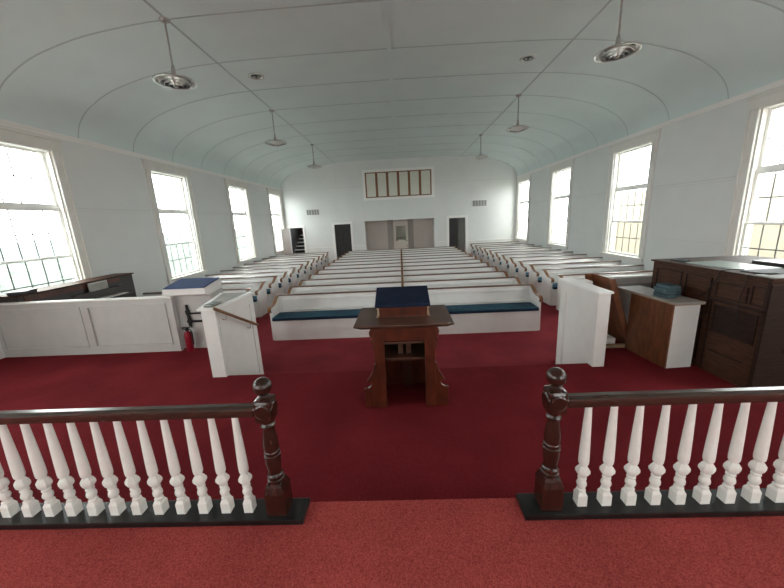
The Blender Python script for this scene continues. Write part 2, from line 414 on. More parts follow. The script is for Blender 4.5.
# windows
def make_window(n, x, s, yc, rz=0.):
    w = empty('window_%d' % n, (x, yc, 0), rz); struct(w)
    X = lambda a, b: sorted((s * a, s * b))   # + is towards the room
    W, z0, z1 = WW, .98, 3.74
    mb = MB()
    mb.box(*X(0, .035), -W - .17, -W - .01, z0 - .10, z1 + .17); mb.box(*X(0, .035), W + .01, W + .17, z0 - .10, z1 + .17)
    mb.box(*X(0, .045), -W - .20, W + .20, z1 + .02, z1 + .19)
    mb.box(*X(0, .06), -W - .22, W + .22, z1 + .19, z1 + .235)
    for a, b in ((-W - .17, -W - .14), (W + .14, W + .17)): mb.box(*X(.035, .05), a, b, z0 - .1, z1 + .02)
    # jamb lining and stops
    for sg in (-1, 1):
        a, b = sorted((sg * (W + .005), sg * (W + .018))); mb.box(*X(-.20, .03), a, b, z0, z1 + .01)
        a, b = sorted((sg * (W - .025), sg * (W + .005))); mb.box(*X(-.04, -.005), a, b, z0, z1)
    mb.box(*X(-.20, .03), -W, W, z1 - .005, z1 + .02)
    mb.build('window_frame', M['casing'], w, bevel=.004)
    mb = MB(); mb.box(*X(-.2, .075), -W - .2, W + .2, z0 - .035, z0); mb.box(*X(0, .03), -W - .17, W + .17, z0 - .13, z0 - .035)
    mb.build('window_sill', M['casing'], w, bevel=.006)
    zs = [(z0, 1.88, .03, .04), (1.88, 2.76, .035, .05), (2.76, z1, .05, .04)]
    for i, (a, b, rb, rt) in enumerate(zs):
        off = (-.09, -.12, -.15)[i]
        mb = MB()
        mb.box(*X(off - .02, off + .02), -W, -W + .045, a, b); mb.box(*X(off - .02, off + .02), W - .045, W, a, b)
        lo = (.05, .02, .065)[i]; hi = (.025, .06, .04)[i]
        mb.box(*X(off - .02, off + .02), -W + .045, W - .045, a, a + lo); mb.box(*X(off - .02, off + .02), -W + .045, W - .045, b - hi, b)
        sa = mb.build('sash', M['trim'], w)
        g = MB(); g.box(*X(off - .003, off + .001), -W + .04, W - .04, a + lo - .005, b - hi + .005); g.build('pane', M['glasslow'] if i == 0 else M['glass'], sa)
        m_ = MB(); zm = (a + lo + b - hi) / 2
        m_.box(*X(off + .001, off + .009), -W + .045, W - .045, zm - .010, zm + .010)
        for k in range(1, 5):
            yy = -W + .045 + (2 * W - .09) * k / 5; m_.box(*X(off + .001, off + .008), yy - .009, yy + .009, a + lo, b - hi)
        m_.build('glazing_bars', M['muntin'], sa)
        if i < 2:
            MB().box(*X(off + .02, off + .04), -.05, .05, b - hi + .004, b - hi + .018).build('sash_lock', M['chrome'], sa)
    lt = bpy.data.lights.new('window_portal', 'AREA'); lt.shape = 'RECTANGLE'; lt.size = z1 - z0; lt.size_y = 2 * W
    lt.cycles.is_portal = True
    lo = bpy.data.objects.new('window_portal', lt); COL.objects.link(lo)
    if rz:
        lo.location = (x, yc - .22, (z0 + z1) / 2); lo.rotation_euler = (math.radians(90), 0, 0); lt.size, lt.size_y = lt.size_y, lt.size
    else:
        lo.location = (x - s * .22, yc, (z0 + z1) / 2)
        lo.rotation_euler = (0, math.radians(-90) * s, 0)
n = 1
for x, s in ((XL, 1), (XR, -1)):
    for yc in WY: make_window(n, x, s, yc); n += 1
make_window(14, -3.6, 1, YF, math.pi / 2); make_window(15, 3.4, 1, YF, math.pi / 2)  # unseen front windows, added to light the rail from the camera side

# interior sash window high in the back wall
w = empty('window_13', (-.02, YB, 0)); struct(w)
mb = MB(); a, b, z0, z1 = -1.72, 1.72, 3.40, 4.66
mb.box(a - .14, b + .14, -.03, -.0005, z0 - .13, z0); mb.box(a - .14, b + .14, -.03, -.0005, z1, z1 + .13)
mb.box(a - .14, a, -.03, -.0005, z0, z1); mb.box(b, b + .14, -.03, -.0005, z0, z1)
mb.build('window_frame', M['trim'], w, bevel=.006)
mb = MB(); mb.box(a, b, -.022, -.0005, z0, z0 + .05); mb.box(a, b, -.022, -.0005, z1 - .05, z1)
for i in range(7):
    xx = a + .03 + (b - a - .06) * i / 6; hw = .04 if i in (0, 6) else .062
    mb.box(xx - hw, xx + hw, -.022, -.0005, z0 + .05, z1 - .05)
mb.build('sash', M['framewood'], w)
for i in range(6):
    xx = a + .03 + (b - a - .06) * (i + .5) / 6; hw = (b - a) / 12 - .055
    MB().box(xx - hw, xx + hw, -.010, -.001, z0 + .05, z1 - .05).build('pane', M['pane_card'], w)

# ------------------------------------------------------------------ pews
ARM = [(.0, .80), (-.05, .79), (-.12, .762), (-.19, .722), (-.25, .692), (-.31, .676), (-.38, .671), (-.45, .670), (-.495, .662), (-.522, .637), (-.518, .607), (-.500, .592)]
def end_outline():
    return [(.035, 0), (.035, .80)] + ARM + [(-.488, .55), (-.50, 0)]
def pew_end(xc, t=.04):
    return MB().prism(end_outline(), xc - t / 2, xc + t / 2, 'x')
def arm_cap(xc, w=.062):
    line = [(.045, .80)] + ARM
    out = []
    for i, p in enumerate(line):
        a = line[max(i - 1, 0)]; b = line[min(i + 1, len(line) - 1)]
        dx, dz = b[0] - a[0], b[1] - a[1]; L = math.hypot(dx, dz)
        out.append((p[0] + dz / L * .022, p[1] - dx / L * .022))
    return MB().prism(line + out[::-1], xc - w / 2, xc + w / 2, 'x')
def make_pew(x0, x1, divider=None, ends=(True, True), front=True):
    """local: origin on the floor below the top edge of the back; it faces -y"""
    p = empty('pew')
    xa = x0 + (.04 if ends[0] else 0); xb = x1 - (.04 if ends[1] else 0)
    mb = MB()
    mb.prism([(-.085, .40), (-.005, .80), (.022, .80), (-.058, .40)], xa, xb, 'x')
    mb.box(xa, xb, -.085, -.058, 0, .40)
    # raised panels on the face of the back
    segs = [(xa + .08, xb - .08)] if divider is None else [(xa + .08, divider - .10), (divider + .10, xb - .08)]
    sl = .08 / .40
    for a, b in segs:
        for z, h in ((.51, .022), (.715, .022)):
            yy = -.085 + (z - .40) * sl
            mb.prism([(yy, z), (yy + h * sl, z + h), (yy + h * sl - .010, z + h), (yy - .030, z)], a, b, 'x')
        for u, v in ((a, a + .016), (b - .016, b)):
            mb.prism([(-.085 + .10 * sl, .50), (-.085 + .35 * sl, .75), (-.108 + .35 * sl, .75), (-.108 + .10 * sl, .50)], u, v, 'x')
    mb.build('backrest', M['pew'], p)
    MB().box(xa, xb, -.525, -.06, .375, .405).build('seat', M['pew'], p, bevel=.005)
    MB().box(xa, xb, -.515, -.49, .0, .375).build('front_panel', M['pew'], p)
    for a, b in segs:
        a0 = xa + .01 if a == segs[0][0] else divider + .03; b0 = xb - .01 if b == segs[-1][1] else divider - .03
        c = MB(); c.box(a0, b0, -.53, -.10, .407, .475, bevel=.018); c = c.build('cushion', M['blue'], p, smooth=True)
        MB().box(a0 + .002, b0 - .002, -.5345, -.527, .409, .460, bevel=.003).build('front_welt', M['bluedark'], c)
    MB().prism([(-.022, .800), (-.020, .822), (.032, .826), (.034, .800)], xa, xb, 'x').build('top_cap', M['cap'], p, bevel=.003)
    for e, xx in ((ends[0], x0 + .02), (ends[1], x1 - .02)):
        if e:
            pe = pew_end(xx).build('end_panel', M['pew'], p, bevel=.004)
            arm_cap(xx).build('armrest', M['capend'], pe, smooth=False)
    if divider is not None:
        dv = pew_end(divider, .035).build('center_divider', M['pew'], p)
        arm_cap(divider, .055).build('divider_cap', M['capend'], dv)
    return p
ORD = ['first', 'second', 'third', 'fourth', 'fifth', 'sixth', 'seventh', 'eighth', 'ninth', 'tenth', 'eleventh', 'twelfth', 'thirteenth']
NROW = 12
c0 = make_pew(-2.65, 2.63, -.01)
for k in range(NROW):
    o = c0 if k == 0 else copy_tree(c0)
    o.location = (0, ROW0 + PITCH * k, 0)
    lab = 'long white pew at the front of the middle block, its blue cushions in full view' if k == 0 else \
          ('long white pew against the back aisle, last of the middle block' if k == NROW - 1 else 'long white brown-capped pew, %s row of the middle block from the pulpit' % ORD[k])
    tag(o, lab, 'pew', 'long pews in the middle block')
l0 = make_pew(0, XR - .005 - 3.58, None, (True, False))
for k in range(1, 13):
    o = l0 if k == 1 else copy_tree(l0)
    o.location = (3.58, ROW0 + PITCH * k + (.2 if k == 12 else 0), 0)
    tag(o, 'short white pew ending at the wall on the organ side, %s row from the organ' % ORD[k - 1], 'pew', 'short pews along the organ side wall')
r0 = make_pew(XL + .005 + 3.62, 0, None, (False, True))
for k in range(1, 12):
    o = r0 if k == 1 else copy_tree(r0)
    o.location = (-3.62, ROW0 + PITCH * k, 0)
    tag(o, 'short white pew ending at the wall on the extinguisher side, %s row from the chancel' % ORD[k - 1], 'pew', 'short pews along the extinguisher side wall')

# ------------------------------------------------------------------ communion rails
RY = 1.535
def newel(mb_x):
    prof_base = None
    p = MB(True)
    return p
def make_rail(sgn):
    """sgn -1: runs to -x; the free newel post stands at |x| = .755"""
    t = empty('communion_rail', (sgn * .755, RY, L2))
    S = lambda a, b: sorted((sgn * a, sgn * b))
    L = 2.35
    base = MB(); base.box(*S(-.15, L + .12), -.075, .075, .0, .035, bevel=.006); base.build('base_plank', M['basepaint'], t)
    prof = [(-.030, .645), (-.035, .665), (-.030, .690), (-.014, .703), (.014, .703), (.030, .690), (.035, .665), (.030, .645)]
    r = MB(True); r.prism(prof, *S(.055, L - .05), 'x'); r.build('handrail', M['rail'], t)
    for k, xx in enumerate((0, L)):
        c = (sgn * xx, 0, 0); s2 = math.sqrt(2)
        nb = MB(); nb.box(c[0] - .057, c[0] + .057, -.057, .057, .035, .19, bevel=.012)
        nb.lathe([(.055 * s2, .185), (.046 * s2, .215), (.040 * s2, .232), (.038, .238)], c, 4, math.pi / 4)
        post = nb.build('newel_post', M['mahog'], t)
        nw = MB(True)
        nw.lathe([(0.0416, .234), (0.0464, .242), (0.0464, .250), (0.0400, .257), (0.0400, .262), (0.0440, .268), (0.0440, .276), (0.0376, .284), (0.0352, .290),
                  (0.0368, .31), (0.0416, .345), (0.0432, .370), (0.0400, .384), (0.0400, .388), (0.0448, .393), (0.0448, .402), (0.0408, .407), (0.0408, .412), (0.0440, .418), (0.0440, .426), (0.0400, .432),
                  (0.0408, .440), (0.0424, .455), (0.0400, .49), (0.0344, .53), (0.0304, .56), (0.0304, .568), (0.0376, .576), (0.0392, .584), (0.0344, .592), (0.0320, .598), (0.0384, .606), (0.0400, .614)], c, 24)
        nw.build('turned_shaft', M['mahog'], post)
        cap = MB(); cap.box(c[0] - .047, c[0] + .047, -.047, .047, .612, .740, bevel=.018)
        for rr in (Matrix.Rotation(math.pi / 2, 4, 'X'), Matrix.Rotation(math.pi / 2, 4, 'Y')):
            cap.lathe([(.034, -.052), (.042, -.048), (.042, .048), (.034, .052)], (0, 0, 0), 24, mat=Matrix.Translation((c[0], 0, .680)) @ rr)
        cap.build('block', M['mahog'], post)
        bl = MB(True); pr = [(.038, .736), (.038, .744), (.026, .750), (.022, .757), (.028, .762)]
        for i in range(2, 12):
            a = -math.pi / 2 + math.pi * i / 12; pr.append((.049 * math.cos(a), .805 + .048 * math.sin(a)))
        pr.append((.003, .853)); bl.lathe(pr, c, 24); bl.build('ball_finial', M['mahog'], post)
    x = .175
    while x < L - .1:
        b = MB(); c = (sgn * x, 0, 0)
        b.box(c[0] - .025, c[0] + .025, -.025, .025, .035, .100)
        b.lathe([(.025 * 1.414, .100), (.016 * 1.414, .122)], c, 4, math.pi / 4)
        b.lathe([(.020, .118), (.0235, .122), (.0235, .130), (.016, .135), (.015, .140), (.021, .148), (.0255, .160), (.0255, .170), (.021, .184), (.015, .192), (.022, .197), (.022, .204), (.015, .210)], c, 12)
        b.lathe([(.016, .209), (.024, .218), (.036, .236), (.036, .252), (.024, .272), (.015, .282)], c, 6, math.pi / 6)
        b.lathe([(.015, .280), (.020, .284), (.0245, .293), (.026, .31), (.0255, .345), (.0235, .42), (.020, .52), (.0165, .61), (.0155, .648)], c, 12)
        b.build('baluster', M['balwhite'], t, smooth=True)
        x += .1305
    return t
tag(make_rail(-1), 'dark handrail with white balusters on the side below the blue-topped stand', 'railing', 'communion rails')
tag(make_rail(1), 'dark handrail with white balusters on the organ side', 'railing', 'communion rails')

# ------------------------------------------------------------------ pulpit
t = empty('pulpit', (-.01, 2.88, L1)); tag(t, 'carved reddish wooden pulpit with scrolled sides and open shelf standing in the centre', 'pulpit')
def side_bracket(s):
    o = [(.0, 0), (.118, 0), (.120, .17), (.128, .185), (.122, .20), (.085, .205), (.058, .225), (.048, .25), (.055, .27), (.092, .275), (.060, .33), (.030, .38), (.014, .45), (.0, .46)]
    mb = MB(); mb.prism([(s * (.285 + x), z) for x, z in o], .01, .045, 'y')
    mb.prism([(s * (.285 + x), z) for x, z in [(0, .58), (.012, .60), (.02, .63), (.012, .655), (.028, .67), (.032, .70), (.02, .72), (.038, .735), (.045, .77), (.035, .80), (.0, .81)]], .01, .045, 'y')
    return mb
for s in (-1, 1):
    MB().box(*sorted((s * .19, s * .285)), 0, .045, 0, .69).build('post', M['cherry'], t, bevel=.004)
    MB().box(*sorted((s * .265, s * .285)), .045, .48, 0, .69).build('side_panel', M['cherry'], t)
    side_bracket(s).build('scroll_bracket', M['cherry'], t, bevel=.004)
mb = MB(); mb.box(-.285, .285, -.006, .49, .69, .81); mb.box(-.30, .30, -.02, .50, .795, .825)
mb.build('apron', M['cherry'], t, bevel=.004)
MB().box(-.265, .265, .46, .48, 0, .69).build('back_panel', M['cherry'], t)
MB().box(-.265, .265, .10, .46, .45, .475).build('shelf', M['cherrytop'], t)
MB().box(-.19, .19, .03, .055, .648, .672).build('shelf', M['cherrytop'], t)
for x in (-.04, .04): MB().box(x - .025, x + .025, .20, .22, .475, .65).build('shelf_divider', M['cherrytop'], t)
MB().box(-.03, .07, .43, .455, 0, .42).build('back_stile', M['cherrytop'], t)
mb = MB(); mb.hexa([(-.40, -.03, .825), (.40, -.03, .825), (.40, .52, .825), (-.40, .52, .825)], [(-.458, -.085, .862), (.458, -.085, .862), (.458, .56, .862), (-.458, .56, .862)])
mb.hexa([(-.458, -.085, .862), (.458, -.085, .862), (.458, .56, .862), (-.458, .56, .862)], [(-.452, -.08, .873), (.452, -.08, .873), (.452, .555, .873), (-.452, .555, .873)])
mb.build('desk_top', M['cherrytop'], t)
# reading desk
mb = MB(); mb.hexa([(-.255, .16, .872), (.255, .16, .872), (.255, .46, .872), (-.255, .46, .872)], [(-.235, .165, .885), (.235, .165, .885), (.235, .45, .885), (-.235, .45, .885)])
mb.prism([(.165, .885), (.165, .975), (.45, 1.06), (.45, .885)], -.232, .232, 'x')
mb.build('reading_desk', M['cherry'], t)
for s in (-1, 1):
    MB().prism([(s * .232, .885), (s * .262, .872), (s * .252, .90), (s * .246, .94), (s * .262, .985), (s * .232, .985)], .158, .175, 'y').build('desk_bracket', M['lightedge'], t)
mb = MB(); mb.box(-.268, .262, 0, .36, 0, .035, mat=Matrix.Translation((0, .135, .975)) @ Matrix.Rotation(math.radians(17), 4, 'X'), bevel=.008)
mb.build('book_rest_cushion', M['bluedark'], t)

# ------------------------------------------------------------------ left side furniture
t = empty('choir_partition', (-4.80, 4.60, L1)); tag(t, 'low white panelled partition hiding the foot of the dark piano', 'partition', 'low panelled partitions')
def partition(t, x0, x1, cuts):
    MB().box(x0, x1, 0, .05, 0, .835).build('board', M['greywhite'], t)
    mb = MB()
    mb.box(x0, x1, -.012, 0, 0, .11); mb.box(x0, x1, -.012, 0, .76, .835)
    for c in cuts: mb.box(c - .05, c + .05, -.012, 0, .11, .76)
    for a, b in zip(cuts, cuts[1:]): panel_lines(mb, a + .05, b - .05, .11, .76, 0, .025, .028)
    mb.build('panel_moulding', M['greywhite'], t)
    MB().box(x0 - .01, x1 + .01, -.035, .055, .835, .860).build('top_cap', M['trim'], t, bevel=.006)
partition(t, -1.475, 1.38, [-1.425, .02, 1.33])
t2 = empty('choir_partition', (4.3, 4.64, L1)); tag(t2, 'low white panelled partition behind the plywood board and the cabinet', 'partition', 'low panelled partitions')
partition(t2, -1.75, 1.78, [-1.70, -.4, .7, 1.73])

# blue topped stand
t = empty('white_stand', (-3.17, 4.70, L1)); tag(t, 'white stand with a blue cloth top at the end of the low partition', 'stand')
MB().hexa([(-.30, 0, 0), (.28, 0, 0), (.20, .50, 0), (-.25, .50, 0)], [(-.30, 0, .84), (.28, 0, .84), (.20, .50, .84), (-.25, .50, .84)]).build('body', M['greywhite'], t)
mb = MB(); mb.box(-.21, .28, -.012, 0, 0, .1); mb.build('panel_moulding', M['greywhite'], t)
q = [(-.34, -.14), (.30, -.15), (.17, .54), (-.56, .62)]
mb = MB(); mb.hexa([(-.20, -.01, .83), (.28, -.01, .83), (.17, .50, .83), (-.30, .50, .83)], [(a, b, .875) for a, b in q])
mb.hexa([(a, b, .875) for a, b in q], [(a, b, .965 + .03 * (b > 0)) for a, b in q]); mb.build('table_top', M['boxwhite'], t)
q = [(-.33, -.13), (.29, -.14), (.163, .53), (-.545, .61)]
MB().hexa([(a, b, .966 + .03 * (b > 0)) for a, b in q], [(a, b, .978 + .03 * (b > 0)) for a, b in q]).build('cloth_top', M['bluetop'], t)
mb = MB(); mb.box(-.115, -.085, -.035, -.012, .36, .70); mb.box(-.085, .20, -.030, -.018, .55, .575); mb.box(-.085, .20, -.030, -.018, .42, .455)
mb.prism([(-.13, .44), (-.08, .52), (-.06, .44), (-.08, .34)], -.04, -.012, 'y')
mb.prism([(-.13, .60), (-.10, .64), (-.07, .60), (-.08, .54), (-.12, .54)], -.04, -.012, 'y')
mb.build('iron_bracket', M['black'], t)

# fire extinguisher
t = empty('fire_extinguisher', (-3.27, 4.585, L1)); tag(t, 'small red extinguisher with black head on the carpet before the blue-topped stand', 'fire extinguisher')
MB(True).lathe([(.045, 0), (.05, .01), (.05, .26), (.045, .29), (.025, .31), (.018, .32)], (0, 0, 0), 20).build('cylinder', M['red'], t)
hd = MB(True); hd.lathe([(.02, .32), (.024, .325), (.024, .35), (.012, .36)], (0, 0, 0), 12); hd.build('valve', M['black'], t)
mb = MB(); mb.box(-.07, .05, -.012, .012, .362, .374); mb.box(-.07, .03, -.010, .010, .340, .350); mb.build('lever', M['black'], t)
MB(True).tube([(.02, 0, .34), (.055, 0, .33), (.068, 0, .28), (.066, 0, .15), (.062, 0, .10)], .009, 8).build('hose', M['black'], t)

# stair cheek with hand rail (left of the steps)
t = empty('stair_cheek', (-2.32, 3.66, L1)); tag(t, 'white panelled stair cheek with a brown handrail and green book on top', 'stair panel', 'white panelled cheeks beside the steps')
foot = [(-.08, 0), (.08, 0), (.14, .86), (-.23, .86)]
mb = MB(); mb.hexa([(a, b, 0) for a, b in foot], [(a, b, .86) for a, b in foot])
low = [(-.11, .06), (.0842, .06), (.14, .86), (-.235, .86)]
mb.hexa([(a, b, -.448) for a, b in low], [(a, b, 0) for a, b in low]); mb.build('body', M['boxwhite'], t)
def on_face(pts, d):
    """moulding strip quads on the inner face (plane from (.08,0) to (.14,.86))"""
    pass
mb = MB()
nx = Vector((.86, -.06, 0)).normalized()
def F(u, z, d): q = Vector((.08, 0, 0)) + Vector((.06, .86, 0)) * (u / .86) + nx * d; return (q.x, q.y, z)
def strip(mb, u0, u1, z0, z1, d=.012):
    mb.hexa([F(u0, z0, -.001), F(u0, z0, d), F(u1, z0, d), F(u1, z0, -.001)], [F(u0, z1, -.001), F(u0, z1, d), F(u1, z1, d), F(u1, z1, -.001)])
strip(mb, 0, .04, 0, .86); strip(mb, .05, .10, -.44, .86); strip(mb, .76, .86, -.44, .86); strip(mb, .10, .76, -.44, -.34); strip(mb, .10, .76, .74, .86)
mb.build('panel_moulding', M['boxwhite'], t)
cap = [(-.11, -.03), (.11, -.03), (.17, .89), (-.33, .89)]
mb = MB(); mb.hexa([(a, b, .86) for a, b in cap], [(a, b, .885) for a, b in cap]); mb.build('top_cap', M['trim'], t, bevel=.005)
inset = [(-.06, .03), (.05, .03), (.10, .84), (-.26, .84)]
mb = MB(); mb.hexa([(a, b, .885) for a, b in inset], [(a, b, .889) for a, b in inset]); mb.build('top_inset', M['gray_top'], t)
mb = MB(True); mb.tube([(.15, -.10, .90), (.17, .16, .755), (.19, .42, .61), (.215, .76, .42)], .019, 12); hr = mb.build('handrail', M['capend'], t)
for u, z in ((.12, .78), (.62, .50)):
    f = F(u, z - .07, .0); MB(True).tube([f, (f[0] + .05, f[1], f[2] - .01), (f[0] + .062, f[1], z + .005)], .007, 8).build('rail_bracket', M['chrome'], hr)
o = empty('book', (-2.33, 3.80, L1 + .890), math.radians(-6)); tag(o, 'thin dark green book lying on the stair cheek with the handrail', 'book')
MB().box(-.06, .05, -.08, .10, 0, .004).build('cover', M['greenbook'], o); MB().box(-.055, .047, -.077, .097, .004, .018).build('pages', M['pages'], o); MB().box(-.06, .05, -.08, .10, .018, .022).build('cover', M['greenbook'], o)

# right cheek
t = empty('stair_cheek', (2.245, 3.60, L1)); tag(t, 'tall white panelled stair cheek in front of the leaning plywood board', 'stair panel', 'white panelled cheeks beside the steps')
MB().box(-.055, .065, 0, .88, 0, .875).box(-.055, .065, .12, .88, -.448, 0).build('body', M['boxwhite'], t)
mb = MB()
mb.box(-.068, -.055, 0, .105, 0, .875); mb.box(-.068, -.055, .105, .12, -.44, .875); mb.box(-.068, -.055, .74, .88, -.44, .875); mb.box(-.068, -.055, .12, .74, -.44, -.34); mb.box(-.068, -.055, .12, .74, .76, .875)
for a in ((.12, .135, -.34, .76), (.725, .74, -.34, .76), (.135, .725, -.34, -.325), (.135, .725, .745, .76)): mb.box(-.062, -.055, *a)
mb.build('panel_moulding', M['boxwhite'], t)
MB().box(-.085, .085, -.02, .90, .875, .90).build('top_cap', M['trim'], t, bevel=.005)
MB().box(.066, .26, .70, .88, .83, .875).build('return_ledge', M['trim'], t)

# leaning plywood enclosure
t = empty('plywood_board', (2.76, 4.14, L1)); tag(t, 'brown plywood board leaning between the white stair cheek and the cabinet', 'board')
mb = MB(); mb.hexa([(.20, .0, .0), (.225, .0, .0), (.225, .44, .0), (.20, .44, .0)], [(-.125, .0, .93), (-.10, .0, .93), (-.10, .44, .93), (-.125, .44, .93)]); mb.build('panel', M['ply'], t)
mb = MB(); mb.hexa([(.16, -.02, .0), (.24, -.02, .0), (.24, 0, .0), (.16, 0, .0)], [(-.165, -.02, .93), (-.085, -.02, .93), (-.085, 0, .93), (-.165, 0, .93)]); mb.build('edge_strip', M['ply'], t)
mb = MB(); mb.hexa([(-.05, .415, .0), (.20, .415, .0), (.20, .435, 0), (-.05, .435, .0)], [(-.22, .415, .93), (-.12, .415, .93), (-.12, .435, .93), (-.22, .435, .93)]); mb.build('panel', M['ply'], t)
MB().box(-.16, .16, -.02, .04, 0, .035).build('bottom_strip', M['lightedge'], t)
o = MB().box(-.11, .08, -.09, .09, 0, .10).build('small_box', M['boxwhite'], None, bevel=.004); o.location = (2.74, 4.30, L1); tag(o, 'small white box on the carpet at the foot of the leaning plywood board', 'box')

# cabinet with worn top
t = empty('cabinet', (2.92, 3.50, L1), math.radians(4)); tag(t, 'brown and white cabinet with a worn grey top carrying the stack of blue books', 'cabinet')
mb = MB(); mb.box(.02, .31, 0, .018, 0, .745); mb.box(.29, .31, .018, .60, 0, .745); mb.build('end_panel', M['boxwhite'], t)
mb = MB(); mb.box(0, .02, -.001, .60, 0, .745); mb.build('front_panel', M['ply'], t)
MB().box(.02, .29, .58, .60, 0, .745).build('back_panel', M['ply'], t)
mb = MB(); mb.box(-.008, .318, -.045, .86, .755, .775); mb.build('top', M['gray_top'], t)
MB().box(-.006, .316, -.043, .858, .745, .755).build('top_edge', M['lightedge'], t)

# stack of blue books
bz = L1 + .776
offs = [(0, 0, 3), (.012, .01, -4), (-.005, .004, 2), (.01, -.008, 6)]
for i in range(2):
    for j in range(4 if i == 0 else 3):
        ox, oy, ra = offs[j]
        o = empty('book', (3.02 + ox + .135 * i, 3.76 + oy + .10 * i, bz + .0365 * j), math.radians(ra * .4 + 3))
        where = ['lowest', 'second from the bottom', 'third from the bottom', 'topmost'][j] if i == 0 else ['lowest', 'middle', 'topmost'][j]
        tag(o, 'dark blue hardback, %s of the %s book stack on the cabinet' % (where, 'nearer' if i == 0 else 'farther'), 'book', 'blue books stacked on the cabinet')
        MB().box(-.062, .062, -.09, .09, 0, .003).build('cover', M['book'], o)
        MB().box(-.058, .058, -.086, .086, .003, .033).build('pages', M['bookedge'], o)
        MB().box(-.062, .062, -.09, .09, .033, .036).build('cover', M['book'], o)

# organ console
t = empty('organ_console', (3.30, 2.95, L1)); tag(t, 'large dark walnut organ console with a cluttered flat top beside the side wall', 'organ')
H_ = 1.10
mb = MB()
mb.box(0, .03, 0, 1.40, 0, H_); mb.box(.03, 1.15, 1.37, 1.40, 0, H_); mb.box(1.12, 1.15, 0, 1.37, 0, H_)
mb.box(.03, 1.12, 0, .03, 0, H_)
mb.build('case', M['organ'], t)
mb = MB()
def yframe(y0, y1, z0, z1, w=.010, d=.01):
    mb.box(-d, 0, y0, y1, z0, z0 + w); mb.box(-d, 0, y0, y1, z1 - w, z1); mb.box(-d, 0, y0, y0 + w, z0 + w, z1 - w); mb.box(-d, 0, y1 - w, y1, z0 + w, z1 - w)
yframe(.94, 1.32, .62, 1.03); yframe(.56, .88, .62, 1.03); yframe(.18, .50, .84, 1.0); yframe(.02, .15, .84, 1.03)
mb.box(-.012, 0, 0, .56, .79, .815); mb.box(-.012, 0, .52, .535, 0, .79)
yframe(.05, .49, .46, .76, .02); mb.box(-.008, 0, .12, .48, .245, .26)
yframe(.60, 1.34, .08, .56)
mb.build('panel_moulding', M['organdark'], t)
MB().box(-.004, .0, .07, .47, .48, .74).build('recess_shade', M['organdark'], t)  # dark sheet painted in for the shade of a recess
MB().box(-.012, .002, .0, .02, 0, H_).build('corner_post', M['organdark'], t)
mb = MB(); mb.box(.0, 1.13, -.008, 0, .04, 1.06)
for k in range(9): mb.box(.22 + .035 * k, .235 + .035 * k, -.014, -.008, .40, .62)
mb.build('grille_panel', M['organdark'], t)
mb = MB(); mb.box(-.025, 1.18, -.025, 1.425, H_, H_ + .022); mb.build('top', M['organ'], t, bevel=.004)
Z = L1 + H_ + .0225
o = MB().box(0, .42, 0, .62, 0, .008).build('cover_sheet', M['glassheet']); o.location = (3.42, 3.35, Z); o.rotation_euler = (0, 0, .06); tag(o, 'pale green flat sheet lying on the organ console top', 'sheet')
o = MB().box(0, .34, 0, .24, 0, .012).build('folder', M['paperdark']); o.location = (3.40, 3.07, Z); o.rotation_euler = (0, 0, .15); tag(o, 'thin black folder on the organ console nearer than the pale sheet', 'folder')
o = MB().box(0, .30, 0, .17, 0, .004).build('music_sheet', M['paper']); o.location = (3.32, 2.95, Z + .0005); o.rotation_euler = (0, 0, .02); tag(o, 'white paper sheet at the near corner of the organ console top', 'paper')
o = MB().box(0, .10, 0, .16, 0, .02).build('folder', M['paperdark']); o.location = (3.42, 4.02, Z); o.rotation_euler = (0, 0, .4); tag(o, 'small black case at the far end of the organ console top', 'case')
o = MB().box(0, .30, 0, .75, 0, .035).build('keyboard_lid', M['piano']); o.location = (3.92, 3.0, Z); tag(o, 'long black board on the window side of the organ console top', 'board')
mb = MB(True); mb.tube([(3.42, 3.33, Z + .014), (3.30, 3.36, Z + .016), (3.264, 3.40, Z + .0), (3.264, 3.43, Z - .1), (3.268, 3.52, Z - .24), (3.272, 3.60, Z - .32)], .005, 8)
o = mb.build('cable', M['rubber']); tag(o, 'black cable draped down the organ case from the pale sheet', 'cable', 'black cables hanging down the organ')
mb = MB(True); mb.tube([(3.45, 3.06, Z + .018), (3.30, 3.10, Z + .018), (3.264, 3.13, Z + .0), (3.264, 3.14, Z - .10), (3.268, 3.17, Z - .22), (3.270, 3.17, Z - .45)], .004, 8)
o = mb.build('cable', M['rubber']); tag(o, 'thin black cable hanging over the organ edge from the black folder', 'cable', 'black cables hanging down the organ')

# piano by the left wall
t = empty('upright_piano', (-6.0, 5.72, L1)); tag(t, 'dark upright piano under the window behind the low white partition', 'piano')
MB().box(-.19, .19, -1.08, 1.08, 0, .93).build('case', M['piano'], t, bevel=.006)
MB().box(-.20, .22, -1.10, 1.10, .93, .955).build('lid', M['organ'], t, bevel=.004)
MB().box(.19, .205, -1.0, .75, .84, .915).build('music_rail', M['cherry'], t)
MB().box(.205, .30, -.30, .70, .755, .77).build('music_ledge', M['piano'], t)
MB().box(.19, .40, -.80, .80, .52, .60).build('key_bed', M['piano'], t, bevel=.01)
for y in (-.74, .74): MB(True).lathe([(.035, 0), (.03, .05), (.04, .3), (.035, .52)], (.34, y, 0), 12).build('leg', M['piano'], t)
MB().box(.19, .36, -.70, .70, .60, .615).build('keyboard', M['balwhite'], t)
Zp = L1 + .9555
o = MB().box(-.09, .11, -.12, .14, 0, .05).build('folder_stack', M['paperdark'], bevel=.004); o.location = (-5.92, 4.80, Zp); o.rotation_euler = (0, 0, .1); tag(o, 'grey folders heaped on the window end of the dark piano', 'folder')
o = MB().box(-.13, .13, -.18, .18, 0, .004).build('music_sheet', M['paper']); o.location = (-5.90, 4.80, Zp + .0515); o.rotation_euler = (0, 0, .4); tag(o, 'loose white sheet on the grey folders atop the dark piano', 'paper')
